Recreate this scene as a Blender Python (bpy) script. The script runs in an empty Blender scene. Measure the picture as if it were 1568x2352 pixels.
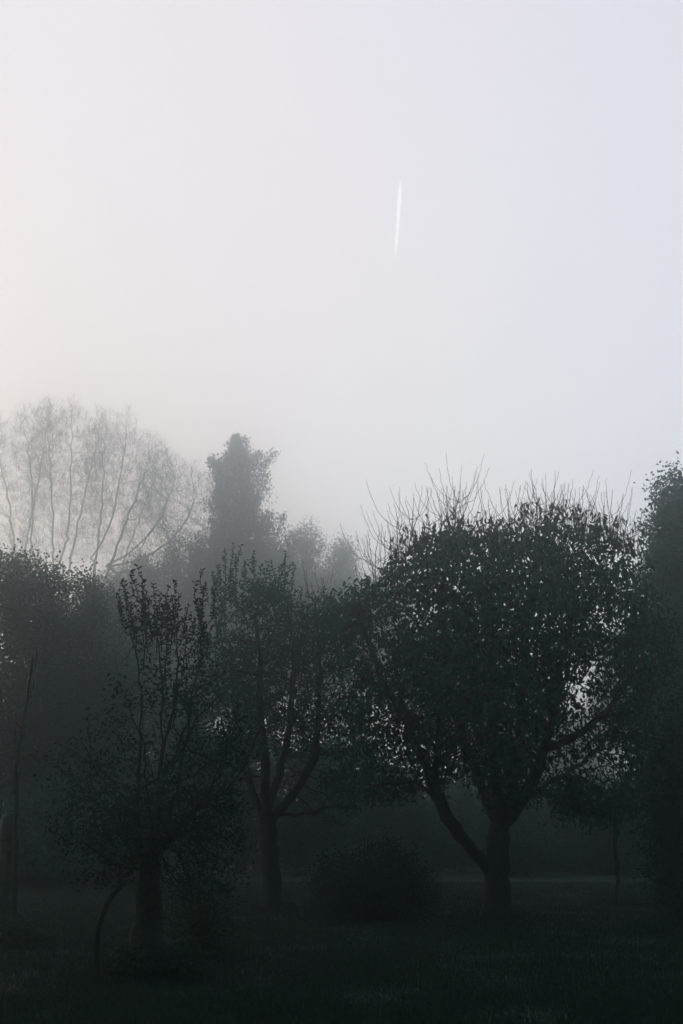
import bpy, math, random
import numpy as np
from mathutils import noise as mnoise

rng = np.random.default_rng(7)
random.seed(7)
S = bpy.context.scene
COL = S.collection

# ------------------------------------------------------------------ camera
CAM_H = 1.6
PITCH = math.radians(12.53)
FPX = 1422.0                       # focal length in pixels of a 1024 px high frame
cam_data = bpy.data.cameras.new('camera')
cam = bpy.data.objects.new('camera', cam_data)
COL.objects.link(cam)
cam.location = (0, 0, CAM_H)
cam.rotation_euler = (math.pi / 2 + PITCH, 0, 0)
cam_data.sensor_fit = 'VERTICAL'
cam_data.sensor_height = 36.0
cam_data.lens = 36.0 * FPX / 1024.0
cam_data.clip_end = 30000
cam_data.clip_start = 0.1
S.camera = cam
S.render.resolution_x, S.render.resolution_y = 683, 1024

# ------------------------------------------------------------------ colour management, sampling
S.render.engine = 'CYCLES'
S.view_settings.view_transform = 'Standard'
S.view_settings.look = 'None'
S.view_settings.exposure = 0.0
S.view_settings.gamma = 1.0
cy = S.cycles
cy.use_denoising = True
cy.max_bounces = 16
cy.diffuse_bounces = 2
cy.glossy_bounces = 1
cy.transmission_bounces = 2
cy.volume_bounces = 16
cy.transparent_max_bounces = 8
cy.sample_clamp_indirect = 4.0

# ------------------------------------------------------------------ sky
SUN_AZ = math.radians(-52)         # left of the view, low in the mist
SUN_EL = math.radians(9)
world = bpy.data.worlds.new('World')
S.world = world
world.use_nodes = True
nt = world.node_tree
nt.nodes.clear()
def N(t, **kw):
    n = nt.nodes.new(t)
    for k, v in kw.items(): setattr(n, k, v)
    return n
L = lambda a, b: nt.links.new(a, b)
out = N('ShaderNodeOutputWorld')
bg_sky = N('ShaderNodeBackground'); bg_fog = N('ShaderNodeBackground'); add = N('ShaderNodeAddShader')
sky = N('ShaderNodeTexSky', sky_type='NISHITA')
sky.sun_disc = False
sky.sun_elevation = SUN_EL
sky.sun_rotation = SUN_AZ % (2 * math.pi)
sky.air_density = 1.5; sky.dust_density = 3.0; sky.ozone_density = 2.0
L(sky.outputs[0], bg_sky.inputs[0]); bg_sky.inputs[1].default_value = 0.05
tc = N('ShaderNodeTexCoord')
GL_AZ, GL_EL = math.radians(-24), math.radians(8)
dot = N('ShaderNodeVectorMath', operation='DOT_PRODUCT')
dot.inputs[1].default_value = (math.sin(GL_AZ) * math.cos(GL_EL), math.cos(GL_AZ) * math.cos(GL_EL), math.sin(GL_EL))
L(tc.outputs['Generated'], dot.inputs[0])
acos = N('ShaderNodeMath', operation='ARCCOSINE'); L(dot.outputs['Value'], acos.inputs[0])
div = N('ShaderNodeMath', operation='DIVIDE'); L(acos.outputs[0], div.inputs[0]); div.inputs[1].default_value = math.pi
ramp = N('ShaderNodeValToRGB')
ramp.color_ramp.interpolation = 'B_SPLINE'
els = ramp.color_ramp.elements
SKY = [(0.0, (.83, .665, .62)), (0.06, (.83, .68, .65)), (0.12, (.83, .715, .72)), (0.18, (.815, .735, .765)), (0.27, (.735, .68, .755)),
       (0.38, (.34, .56, .59)), (0.50, (.11, .32, .32)), (0.64, (.015, .10, .095)), (1.0, (.008, .05, .05))]
els[0].position = SKY[0][0]; els[0].color = SKY[0][1] + (1,)
els[1].position = SKY[-1][0]; els[1].color = SKY[-1][1] + (1,)
for p, c in SKY[1:-1]:
    e = els.new(p); e.color = c + (1,)
L(div.outputs[0], ramp.inputs[0])
L(ramp.outputs[0], bg_fog.inputs[0]); bg_fog.inputs[1].default_value = 1.0
L(bg_sky.outputs[0], add.inputs[0]); L(bg_fog.outputs[0], add.inputs[1]); L(add.outputs[0], out.inputs[0])

# ------------------------------------------------------------------ sun
sd = bpy.data.lights.new('sun', 'SUN')
sd.energy = 0.5
sd.angle = math.radians(12)
sd.color = (1.0, .92, .86)
sun = bpy.data.objects.new('sun', sd)
COL.objects.link(sun)
sun.rotation_euler = (math.pi / 2 - SUN_EL, 0, math.pi - SUN_AZ)
sun.location = (-20, 20, 30)

# ------------------------------------------------------------------ helpers
CT, ST = math.cos(PITCH), math.sin(PITCH)
KX = 683 / 1568; KY = 1024 / 2351
def W(x, y, Y):
    """point at depth Y seen at (x, y) of the 1568 x 2351 view of the photograph"""
    u = x * KX - 341.5; w = 512 - y * KY
    dx, dy, dz = u, FPX * CT - w * ST, FPX * ST + w * CT
    s = Y / dy
    return np.array([dx * s, Y, CAM_H + dz * s])
def px(n, Y): return n * KX * Y / FPX      # size of n view pixels at depth Y, in metres
def G(x, Y): p = W(x, 2000, Y); p[2] = 0; return p

def tag(o, label=None, cat=None, group=None, kind=None):
    if label: o['label'] = label
    if cat: o['category'] = cat
    if group: o['group'] = group
    if kind: o['kind'] = kind
    return o
def thing(name, loc, label, cat, group=None):
    o = bpy.data.objects.new(name, None); COL.objects.link(o)
    o.location = loc; o.empty_display_size = 0.3
    return tag(o, label, cat, group)
def mesh_multi(name, parts, parent):
    """one mesh out of [(V, polys, material)]"""
    V, F = merge([(p[0], p[1]) for p in parts])
    o = mesh(name, V, F, parts[0][2], parent)
    for p in parts[1:]: o.data.materials.append(p[2])
    mi = np.concatenate([np.full(sum(len(f) for f in p[1]), k, dtype=np.int32) for k, p in enumerate(parts)])
    o.data.polygons.foreach_set('material_index', mi)
    return o
def mesh(name, V, polys, mat, parent=None, smooth=False):
    """V (n,3) world coordinates; polys: list of int arrays (m,k)"""
    me = bpy.data.meshes.new(name)
    V = np.asarray(V, dtype=np.float32)
    if parent is not None: V = V - np.array(parent.location, dtype=np.float32)
    me.vertices.add(len(V)); me.vertices.foreach_set('co', V.ravel())
    idx = np.concatenate([p.ravel() for p in polys]).astype(np.int32)
    cnt = np.concatenate([np.full(len(p), p.shape[1], dtype=np.int32) for p in polys])
    start = np.concatenate([[0], np.cumsum(cnt)[:-1]]).astype(np.int32)
    me.loops.add(len(idx)); me.loops.foreach_set('vertex_index', idx)
    me.polygons.add(len(cnt)); me.polygons.foreach_set('loop_start', start); me.polygons.foreach_set('loop_total', cnt)
    if smooth: me.polygons.foreach_set('use_smooth', np.ones(len(cnt), dtype=bool))
    me.update(calc_edges=True)
    me.materials.append(mat)
    o = bpy.data.objects.new(name, me); COL.objects.link(o)
    o.parent = parent
    return o

# ------------------------------------------------------------------ materials
def mat_new(name):
    m = bpy.data.materials.new(name); m.use_nodes = True
    t = m.node_tree; b = t.nodes['Principled BSDF']
    return m, t, b
def leaf_mat(name, dark, light, brown=None, amount=0.0, trans=0.15):
    m, t, b = mat_new(name)
    geo = t.nodes.new('ShaderNodeNewGeometry')
    r = t.nodes.new('ShaderNodeValToRGB')
    e = r.color_ramp.elements
    e[0].position = 0; e[0].color = dark + (1,)
    e[1].position = 1; e[1].color = light + (1,)
    if brown:
        e[1].position = 1 - amount
        x = e.new(min(.999, 1 - amount + .02)); x.color = brown + (1,)
        x = e.new(1.0); x.color = tuple(c * .6 for c in brown) + (1,)
    t.links.new(geo.outputs['Random Per Island'], r.inputs[0])
    t.links.new(r.outputs[0], b.inputs['Base Color'])
    b.inputs['Roughness'].default_value = 0.75
    b.inputs['Specular IOR Level'].default_value = 0.15
    tr = t.nodes.new('ShaderNodeBsdfTranslucent'); t.links.new(r.outputs[0], tr.inputs[0])
    mx = t.nodes.new('ShaderNodeMixShader'); mx.inputs[0].default_value = trans
    t.links.new(b.outputs[0], mx.inputs[1]); t.links.new(tr.outputs[0], mx.inputs[2])
    t.links.new(mx.outputs[0], t.nodes['Material Output'].inputs[0])
    return m
def noise_mat(name, c0, c1, scale=6, rough=.9, bump=0.0, detail=6):
    m, t, b = mat_new(name)
    tcn = t.nodes.new('ShaderNodeTexCoord')
    n = t.nodes.new('ShaderNodeTexNoise'); n.inputs['Scale'].default_value = scale; n.inputs['Detail'].default_value = detail
    r = t.nodes.new('ShaderNodeValToRGB')
    r.color_ramp.elements[0].position = .35; r.color_ramp.elements[0].color = c0 + (1,)
    r.color_ramp.elements[1].position = .68; r.color_ramp.elements[1].color = c1 + (1,)
    t.links.new(tcn.outputs['Object'], n.inputs['Vector']); t.links.new(n.outputs[0], r.inputs[0])
    t.links.new(r.outputs[0], b.inputs['Base Color'])
    b.inputs['Roughness'].default_value = rough; b.inputs['Specular IOR Level'].default_value = 0.1
    if bump:
        bp = t.nodes.new('ShaderNodeBump'); bp.inputs['Strength'].default_value = bump; bp.inputs['Distance'].default_value = .03
        t.links.new(n.outputs[0], bp.inputs['Height']); t.links.new(bp.outputs[0], b.inputs['Normal'])
    return m
M_BARK = noise_mat('dark_bark', (.022, .020, .018), (.052, .046, .040), 14, bump=.6)
M_TWIG = noise_mat('reddish_twig_bark', (.060, .038, .034), (.095, .062, .055), 8)
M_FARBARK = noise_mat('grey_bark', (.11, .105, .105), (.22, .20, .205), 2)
M_CHERRY = leaf_mat('cherry_leaf', (.012, .064, .050), (.028, .115, .092), (.085, .045, .035), .16)
M_DRY = leaf_mat('withered_leaf', (.050, .034, .030), (.090, .055, .045))
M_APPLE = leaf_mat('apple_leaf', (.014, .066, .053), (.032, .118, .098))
M_HEDGE = leaf_mat('broadleaf_leaf', (.016, .072, .064), (.038, .12, .108), (.080, .055, .045), .08)
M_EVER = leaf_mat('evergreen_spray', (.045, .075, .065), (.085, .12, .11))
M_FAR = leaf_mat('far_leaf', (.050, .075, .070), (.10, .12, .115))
M_BUSH = leaf_mat('bush_leaf', (.018, .036, .026), (.035, .060, .042))
M_WOOD = noise_mat('weathered_wood', (.045, .040, .034), (.090, .080, .068), 9, bump=.4)
M_NEAR = leaf_mat('shaded_apple_leaf', (.010, .034, .027), (.022, .060, .048))  # darker copy of the apple leaf, shade put into its colour
M_GROUND = noise_mat('orchard_turf', (.009, .017, .012), (.015, .026, .019), .9, bump=.5, detail=10)
M_GRASS = leaf_mat('grass_blade', (.010, .022, .015), (.020, .036, .025))

# ------------------------------------------------------------------ growth: guides, colonisation, tubes, leaves
def poly(pts, step):
    """resample a polyline through pts with a little wobble"""
    pts = np.array(pts, float); outp = [pts[0]]
    # Catmull-Rom
    P = np.vstack([2 * pts[0] - pts[1], pts, 2 * pts[-1] - pts[-2]])
    for i in range(1, len(P) - 2):
        n = max(2, int(np.linalg.norm(P[i + 1] - P[i]) / step))
        for k in range(1, n + 1):
            t = k / n
            outp.append(.5 * ((2 * P[i]) + (-P[i - 1] + P[i + 1]) * t + (2 * P[i - 1] - 5 * P[i] + 4 * P[i + 1] - P[i + 2]) * t * t
                              + (-P[i - 1] + 3 * P[i] - 3 * P[i + 1] + P[i + 2]) * t ** 3))
    o = np.array(outp)
    w = rng.normal(0, step * .10, o.shape); w[0] = 0
    return o + w

class Skel:
    def __init__(s): s.P = []; s.par = []; s.gid = []
    def guide(s, pts, step, gid, start=None):
        """start None: root; else index of the nearest existing node is used"""
        q = poly(pts, step)
        if not s.P: last = -1; k0 = 0
        else:
            A = np.array(s.P); last = int(np.argmin(((A - q[0]) ** 2).sum(1))); k0 = 1
        for k in range(k0, len(q)):
            s.P.append(q[k]); s.par.append(last); s.gid.append(gid); last = len(s.P) - 1
        return last
    def colonise(s, A, step, infl, kill, iters=120, bias=(0, 0, .15), jit=.25, newgid=None, minz=0.0):
        P = np.array(s.P); par = list(s.par); gid = list(s.gid)
        A = np.array(A); bias = np.array(bias)
        d = np.full(len(A), 1e9); ix = np.zeros(len(A), int)
        def upd(newP, base):
            nonlocal d, ix
            for c in range(0, len(newP), 256):
                dd = np.linalg.norm(A[:, None, :] - newP[None, c:c + 256, :], axis=2)
                j = dd.argmin(1); m = dd[np.arange(len(A)), j]
                b = m < d
                d[b] = m[b]; ix[b] = base + c + j[b]
        ok = [i for i in range(len(P)) if P[i][2] > minz]
        base_map = np.array(ok)
        sub = P[base_map]; upd(sub, 0); ix = base_map[ix]
        for it in range(iters):
            if len(A) == 0: break
            act = d < infl
            if not act.any():
                break
            ids, inv = np.unique(ix[act], return_inverse=True)
            v = A[act] - P[ix[act]]; v /= np.linalg.norm(v, axis=1)[:, None] + 1e-9
            acc = np.zeros((len(ids), 3)); np.add.at(acc, inv, v)
            acc /= np.linalg.norm(acc, axis=1)[:, None] + 1e-9
            acc += bias + rng.normal(0, jit, acc.shape)
            acc /= np.linalg.norm(acc, axis=1)[:, None] + 1e-9
            newP = P[ids] + acc * step
            base = len(P)
            P = np.vstack([P, newP]); par += [int(i) for i in ids]
            gid += [(newgid if newgid is not None else gid[i]) for i in ids]
            upd(newP, base)
            keep = d > kill
            A = A[keep]; d = d[keep]; ix = ix[keep]
        s.P = list(P); s.par = par; s.gid = gid
        print('COL', len(P), 'left', len(A), 'it', it)
    def radii(s, R, r0):
        n = len(s.P); par = s.par
        kids = np.zeros(n, int)
        for p in par:
            if p >= 0: kids[p] += 1
        tips = max(2, int((kids == 0).sum()))
        e = math.log(tips) / math.log(R / r0)
        acc = np.zeros(n); r = np.zeros(n)
        for i in range(n - 1, -1, -1):
            if kids[i] == 0: acc[i] = r0 ** e
            r[i] = acc[i] ** (1 / e)
            if par[i] >= 0: acc[par[i]] += acc[i]
        s.r = r; s.kids = kids
        return r
    def chains(s):
        """list of (points index list, gid); each chain starts at its parent's node"""
        n = len(s.P); main = -np.ones(n, int)
        for i in range(n):
            p = s.par[i]
            if p >= 0 and (main[p] < 0 or s.r[i] > s.r[main[p]]): main[p] = i
        outc = []
        for i in range(n):
            p = s.par[i]
            if p < 0 or main[p] != i:
                c = [p] if p >= 0 else []
                j = i
                while j >= 0: c.append(j); j = main[j]
                if len(c) > 1: outc.append((c, s.gid[i]))
        return outc

def flare(sk, k=1.0):
    """root flare over the lowest half metre of the trunk"""
    for i in range(len(sk.P)):
        if sk.gid[i] == 0 and sk.P[i][2] < .6: sk.r[i] *= 1 + .55 * k * math.exp(-max(0, sk.P[i][2]) / .13)

def tubes(chain_pts, chain_r, sides=6):
    """chains -> one vertex / face array; every chain tapers to a tip"""
    P = np.vstack(chain_pts); R = np.concatenate(chain_r)
    cid = np.concatenate([np.full(len(c), k) for k, c in enumerate(chain_pts)])
    T = np.zeros_like(P); T[1:-1] = P[2:] - P[:-2]; T[0] = P[1] - P[0]; T[-1] = P[-1] - P[-2]
    first = np.r_[True, cid[1:] != cid[:-1]]; last = np.r_[cid[1:] != cid[:-1], True]
    i = np.where(first)[0]; T[i] = P[np.minimum(i + 1, len(P) - 1)] - P[i]
    i = np.where(last)[0]; T[i] = P[i] - P[i - 1]
    T /= np.linalg.norm(T, axis=1)[:, None] + 1e-9
    ref = np.tile([0.93, 0.36, 0.05], (len(P), 1))
    U = np.cross(T, ref); U /= np.linalg.norm(U, axis=1)[:, None] + 1e-9
    Vv = np.cross(T, U)
    a = np.arange(sides) * 2 * math.pi / sides
    ring = P[:, None, :] + R[:, None, None] * (np.cos(a)[None, :, None] * U[:, None, :] + np.sin(a)[None, :, None] * Vv[:, None, :])
    V = ring.reshape(-1, 3)
    s = np.where(~last)[0]
    k = np.arange(sides); k2 = (k + 1) % sides
    F = np.stack([s[:, None] * sides + k, s[:, None] * sides + k2, (s[:, None] + 1) * sides + k2, (s[:, None] + 1) * sides + k], axis=2).reshape(-1, 4)
    e = np.where(last)[0]
    caps = (e[:, None] * sides + k)
    return V, [F, caps]

def skel_tubes(sk, gids, sides=6, rmin=0.0, rmax=1e9, rough=0.0):
    ps, rs = [], []
    for c, g in sk.chains():
        if g not in gids: continue
        r = sk.r[c].copy()
        if g != 1 and sk.par[c[1]] == c[0] and sk.par[c[0]] is not None and len(c) > 1 and c[0] != 0:
            r[0] = min(r[0], r[1] * 1.25)
        if r.max() < rmin: continue
        p = np.array([sk.P[k] for k in c])
        r = r * (1 + rough * rng.normal(0, 1, len(r)))
        r[-1] *= .4
        ps.append(p); rs.append(r)
    return (tubes(ps, rs, sides)) if ps else None

def leaves(pos, dirs, length, width, fold=.25, curl=.15, detailed=True):
    """leaf blades: base, two side points each side, tip; folded on the midrib"""
    n = len(pos); d = dirs / (np.linalg.norm(dirs, axis=1)[:, None] + 1e-9)
    rv = rng.normal(0, 1, (n, 3)); s = np.cross(d, rv); s /= np.linalg.norm(s, axis=1)[:, None] + 1e-9
    nn = np.cross(s, d)
    l = (length * rng.uniform(.65, 1.25, n))[:, None]; w = (width * rng.uniform(.7, 1.2, n))[:, None]
    if detailed:
        b = pos; tip = pos + d * l - nn * l * curl
        l1 = pos + d * l * .30 + s * w * .42 + nn * w * fold; l2 = pos + d * l * .68 + s * w * .40 + nn * (w * fold - l * curl * .4)
        r1 = pos + d * l * .30 - s * w * .42 + nn * w * fold; r2 = pos + d * l * .68 - s * w * .40 + nn * (w * fold - l * curl * .4)
        V = np.stack([b, l1, l2, tip, r2, r1], axis=1).reshape(-1, 3)
        i = np.arange(n)[:, None] * 6
        F = np.concatenate([i + np.array([[0, 1, 2, 3]]), i + np.array([[0, 3, 4, 5]])])
    else:
        tip = pos + d * l
        l1 = pos + d * l * .45 + s * w * .5 + nn * w * fold; r1 = pos + d * l * .45 - s * w * .5 + nn * w * fold
        V = np.stack([pos, l1, tip, r1], axis=1).reshape(-1, 3)
        i = np.arange(n)[:, None] * 4
        F = np.concatenate([i + np.array([[0, 1, 2]]), i + np.array([[0, 2, 3]])])
    return V, [F]

def gap(pos, scale, seed):
    o = seed * 17.3
    return np.array([mnoise.noise((p[0] / scale + o, p[1] / scale, p[2] / scale)) for p in pos])

def blob(blobs, n):
    """points inside a union of ellipsoids [(centre, (rx,ry,rz), weight)]"""
    w = np.array([b[2] for b in blobs], float); w /= w.sum(); outp = []
    for b, k in zip(blobs, (w * n).astype(int)):
        v = rng.normal(0, 1, (k, 3)); v /= np.linalg.norm(v, axis=1)[:, None]
        v *= rng.uniform(0, 1, (k, 1)) ** (1 / 2.6)
        outp.append(np.array(b[0]) + v * np.array(b[1]))
    return np.vstack(outp)
def PB(x, y, rx, ry, Y, w=None, ryd=None):
    """ellipsoid given in view pixels at depth Y"""
    a = px(rx, Y); c = px(ry, Y)
    return (W(x, y, Y), (a, ryd if ryd else a, c), w if w else a * a * c)

def leafy(sk, per, length, width, rthr, style, spread=.1, gapscale=None, gapthr=-.1, seed=1, detailed=True, zmin=0.3, gids=None, low=None):
    idx = [i for i in range(len(sk.P)) if sk.r[i] <= rthr and sk.P[i][2] > zmin and (gids is None or sk.gid[i] in gids)]
    P = np.array([sk.P[i] for i in idx]); par = np.array([sk.P[sk.par[i]] for i in idx])
    if gapscale:
        thr = gapthr if low is None else gapthr + low[2] * np.clip((low[1] - P[:, 2]) / (low[1] - low[0]), 0, 1)
        k = gap(P, gapscale, seed) > thr
        P = P[k]; par = par[k]
    cnt = rng.poisson(per, len(P))
    rep = np.repeat(np.arange(len(P)), cnt)
    t = rng.uniform(0, 1, (len(rep), 1))
    pos = P[rep] * t + par[rep] * (1 - t) + rng.normal(0, spread, (len(rep), 3))
    tang = (P - par)[rep]; tang /= np.linalg.norm(tang, axis=1)[:, None] + 1e-9
    rv = rng.normal(0, 1, (len(rep), 3)); rv /= np.linalg.norm(rv, axis=1)[:, None]
    if style == 'droop': d = rv * .85 + np.array([0, 0, -.80])
    elif style == 'up': d = rv * .8 + tang * .7 + np.array([0, 0, .25])
    else: d = rv * 1.0 + tang * .3 + np.array([0, 0, -.15])
    return leaves(pos, d, length, width, detailed=detailed)

def merge(parts):
    V, F, off = [], [], 0
    for v, fs in parts:
        V.append(v); F += [f + off for f in fs]; off += len(v)
    return np.vstack(V), F

def bare_shoot(base, tip, whorl=None, r=.0105, n=5, twiglen=.8, side=True):
    """an upright leafless shoot; a whorl of twigs curving up from one node"""
    base = np.array(base); tip = np.array(tip)
    mid = (base + tip) / 2 + rng.normal(0, .05, 3) * np.array([1, 1, .3])
    q = poly([base, mid, tip], .10)
    ps = [q]; rs = [np.linspace(r, .0035, len(q))]
    def twig(p0, az, ln, out_):
        h = np.array([math.cos(az), math.sin(az) * .8, 0])
        w = poly([p0, p0 + h * ln * .30 * out_ + np.array([0, 0, ln * .22]), p0 + h * ln * .48 * out_ + np.array([0, 0, ln * .58]),
                  p0 + h * ln * .60 * out_ + np.array([0, 0, ln * 1.0])], .08)
        ps.append(w); rs.append(np.linspace(.0052, .0028, len(w)))
    if whorl is not None:
        k = int(whorl * (len(q) - 1)); a0 = rng.uniform(0, 6)
        for j in range(n):
            twig(q[k] + rng.normal(0, .02, 3), a0 + j * 2.4, twiglen * rng.uniform(.6, 1.1), rng.uniform(.9, 1.6))
    if side:
        for j in range(int(rng.integers(2, 6))):
            k = int(rng.uniform(.1, .6) * (len(q) - 1))
            twig(q[k], rng.uniform(0, 6.28), twiglen * rng.uniform(.3, .8), rng.uniform(.6, 1.4))
    # buds
    for j in range(int(len(q) * .9)):
        k = int(rng.uniform(0, len(q) - 1)); a = rng.uniform(0, 6.28)
        b = q[k]; e = b + np.array([math.cos(a), math.sin(a), .7]) * .028
        ps.append(np.array([b, e])); rs.append(np.array([.006, .003]))
    return tubes(ps, rs, 5)

# ------------------------------------------------------------------ ground
gx = np.linspace(-290, 290, 117); gy = np.linspace(-185, 385, 115)
X, Yg = np.meshgrid(gx, gy)
near = np.exp(-((np.abs(Yg - 30) / 120) ** 2))
Z = np.zeros_like(X)
V = np.stack([X, Yg, Z], 2).reshape(-1, 3)
nxp = len(gx)
ii = (np.arange(len(gy) - 1)[:, None] * nxp + np.arange(nxp - 1)).ravel()
ground = mesh('ground', V, [np.stack([ii, ii + 1, ii + nxp + 1, ii + nxp], 1)], M_GROUND)
tag(ground, kind='structure')

# ------------------------------------------------------------------ haze round the whole place
def box(name, lo, hi, mat):
    x0, y0, z0 = lo; x1, y1, z1 = hi
    V = [(x0, y0, z0), (x1, y0, z0), (x1, y1, z0), (x0, y1, z0), (x0, y0, z1), (x1, y0, z1), (x1, y1, z1), (x0, y1, z1)]
    F = np.array([[0, 3, 2, 1], [4, 5, 6, 7], [0, 1, 5, 4], [1, 2, 6, 5], [2, 3, 7, 6], [3, 0, 4, 7]])
    return mesh(name, V, [F], mat)
hm = bpy.data.materials.new('mist'); hm.use_nodes = True
hm.node_tree.nodes.clear()
ho = hm.node_tree.nodes.new('ShaderNodeOutputMaterial'); hv = hm.node_tree.nodes.new('ShaderNodeVolumePrincipled')
hv.inputs['Color'].default_value = (.91, .975, .995, 1)
hv.inputs['Density'].default_value = 0.0064
hv.inputs['Anisotropy'].default_value = 0.95
hm.node_tree.links.new(hv.outputs[0], ho.inputs['Volume'])
haze = tag(box('haze', (-300, -195, -1), (300, 395, 56.0), hm), kind='stuff')

# ------------------------------------------------------------------ contrail
def contrail():
    D = 7000.0
    a, b = W(919, 412, D), W(907, 590, D)
    n = 26; ps = []; rs = []
    for k in range(n):
        t = k / (n - 1)
        c = a + (b - a) * t + np.array([math.sin(t * 3.2) * 3, 0, 0])
        ps.append(c); rs.append(px(5.4, D) * (min(1, t * 5) ** .7) * (1 - .5 * t) * (1 if t < .9 else (1 - t) * 9 + .1) * (1 + .06 * math.sin(k * 2.1)) + 1)
    V, F = tubes([np.array(ps)], [np.array(rs)], 14)
    m = bpy.data.materials.new('self_lit_ice_cloud'); m.use_nodes = True; t_ = m.node_tree; t_.nodes.clear()
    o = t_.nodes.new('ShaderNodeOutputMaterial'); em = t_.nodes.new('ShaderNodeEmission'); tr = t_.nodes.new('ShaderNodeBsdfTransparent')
    em.inputs[0].default_value = (1, .985, .95, 1); em.inputs[1].default_value = 1.15  # the trail's own glow stands in for sunlight falling on it
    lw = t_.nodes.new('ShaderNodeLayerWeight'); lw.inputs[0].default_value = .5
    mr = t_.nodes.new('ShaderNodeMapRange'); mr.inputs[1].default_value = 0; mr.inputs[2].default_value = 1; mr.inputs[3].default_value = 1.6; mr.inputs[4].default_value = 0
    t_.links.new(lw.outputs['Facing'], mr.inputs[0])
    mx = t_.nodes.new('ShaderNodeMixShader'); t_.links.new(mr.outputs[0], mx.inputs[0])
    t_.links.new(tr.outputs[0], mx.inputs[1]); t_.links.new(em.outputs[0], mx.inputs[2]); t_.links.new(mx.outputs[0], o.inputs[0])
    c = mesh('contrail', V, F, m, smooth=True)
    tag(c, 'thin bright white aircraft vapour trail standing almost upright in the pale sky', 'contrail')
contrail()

# ------------------------------------------------------------------ trees
def build_tree(name, root, sk, label, cat, foliage, bark=M_BARK, group=None, sides=8, ntrunk=(0,), limbs=(), crown_gids=(9,),
               leafmat=M_HEDGE, rmin=0.0, twigmat=None, rough=.04, extra=()):
    t = thing(name, tuple(root), label, cat, group)
    m = skel_tubes(sk, ntrunk, sides, rough=rough)
    if m: mesh('trunk', m[0], m[1], bark, t, smooth=True)
    for g in limbs:
        m = skel_tubes(sk, (g,), 6, rough=rough)
        if m: mesh('limb', m[0], m[1], bark, t, smooth=True)
    m = skel_tubes(sk, crown_gids, 4, rmin=rmin)
    ps = []
    if foliage: ps.append((foliage[0], foliage[1], leafmat))
    if m: ps.append((m[0], m[1], twigmat or bark))
    ps += list(extra)
    if ps: mesh_multi('foliage' if cat in ('bush', 'shrub') else 'crown', ps, t)
    return t

# --- the big cherry tree on the right
D = 27.0
sk = Skel()
T = lambda x, y, dy=0: W(x, y, D + dy)
root = T(1143, 2097); root[2] = -.1
sk.guide([root, T(1143, 2000), T(1146, 1900)], .12, 0)
sk.guide([T(1143, 2040), T(1128, 2005, -.03), T(1108, 1978, -.1), T(1070, 1935, -.3), T(1015, 1850, -.6), T(985, 1770, -.8), T(945, 1690, -1), T(925, 1600, -1.0), T(900, 1500, -1)], .2, 1)      # left limb
sk.guide([T(935, 1660, -1), T(880, 1560, -1.2), T(845, 1480, -1.2), T(820, 1400, -1.1)], .2, 1)
sk.guide([T(1012, 1845, -.6), T(960, 1800, -.9), T(890, 1800, -1.3), T(820, 1802, -1.6)], .2, 1)
sk.guide([T(995, 1790, -.8), T(1005, 1720, -.2), T(1010, 1640, .2), T(1010, 1540, .3)], .2, 1)
sk.guide([T(1146, 1900), T(1105, 1800, .6), T(1065, 1700, .9), T(1040, 1600, 1.2), T(1020, 1450, 1.4)], .2, 2)
sk.guide([T(1146, 1900), T(1140, 1780, 0), T(1130, 1650, -.3), T(1120, 1520, -.4), T(1120, 1380, -.3)], .2, 3)
sk.guide([T(1150, 1900), T(1180, 1790, .3), T(1195, 1680, .6), T(1200, 1540, .6), T(1215, 1400, .5)], .2, 4)
sk.guide([T(1150, 1910), T(1215, 1810, -.6), T(1255, 1700, -1), T(1275, 1600, -1.2), T(1300, 1480, -1)], .2, 5)
sk.guide([T(1245, 1730, -1), T(1310, 1695, -1.1), T(1390, 1640, -1), T(1440, 1560, -.9)], .2, 5)
sk.guide([T(1190, 1840, .3), T(1260, 1800, 1), T(1350, 1740, 1.6), T(1430, 1650, 1.8)], .2, 6)
cr = [PB(1150, 1430, 260, 150, D, ryd=3.2), PB(1350, 1400, 130, 130, D, ryd=2.6), PB(1262, 1235, 45, 50, D, 1.2, ryd=1.4), PB(1050, 1250, 50, 50, D, 1.2, ryd=1.4), PB(1160, 1255, 48, 48, D, 1.1, ryd=1.3), PB(1350, 1250, 40, 45, D, .9, ryd=1.2), PB(985, 1265, 35, 40, D, .6, ryd=1.0), PB(960, 1420, 120, 160, D, ryd=2.4), PB(1410, 1500, 110, 160, D, ryd=2.2),
      PB(930, 1350, 70, 75, D, ryd=1.8), PB(1000, 1290, 90, 70, D, ryd=1.8), PB(1430, 1340, 65, 85, D, ryd=1.8), PB(1330, 1290, 110, 75, D, ryd=2),
      PB(860, 1520, 110, 190, D, ryd=2), PB(1100, 1600, 260, 130, D, ryd=3), PB(800, 1460, 60, 100, D, ryd=1.4), PB(840, 1400, 65, 60, D, 1.2, ryd=1.3), PB(790, 1420, 50, 60, D, .8, ryd=1.1), PB(1480, 1480, 60, 150, D, ryd=1.5), PB(1490, 1700, 60, 150, D, ryd=1.3),
      PB(1230, 1310, 150, 80, D, ryd=2.2), PB(1110, 1310, 120, 65, D, ryd=2), PB(1400, 1760, 90, 120, D, ryd=1.6), PB(900, 1730, 110, 110, D, ryd=1.6), PB(830, 1660, 90, 110, D, ryd=1.5),
      PB(1290, 1790, 60, 110, D, ryd=1.5), PB(1450, 1660, 80, 120, D, ryd=1.6), PB(1010, 1720, 90, 90, D, ryd=1.6), PB(1120, 1740, 130, 70, D, 4, ryd=2), PB(850, 1800, 110, 50, D, 2, ryd=1.4), PB(1360, 1830, 110, 55, D, 3, ryd=1.5), PB(1180, 1800, 90, 45, D, 1.5, ryd=1.5)]
A = blob(cr, 40000)
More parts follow.
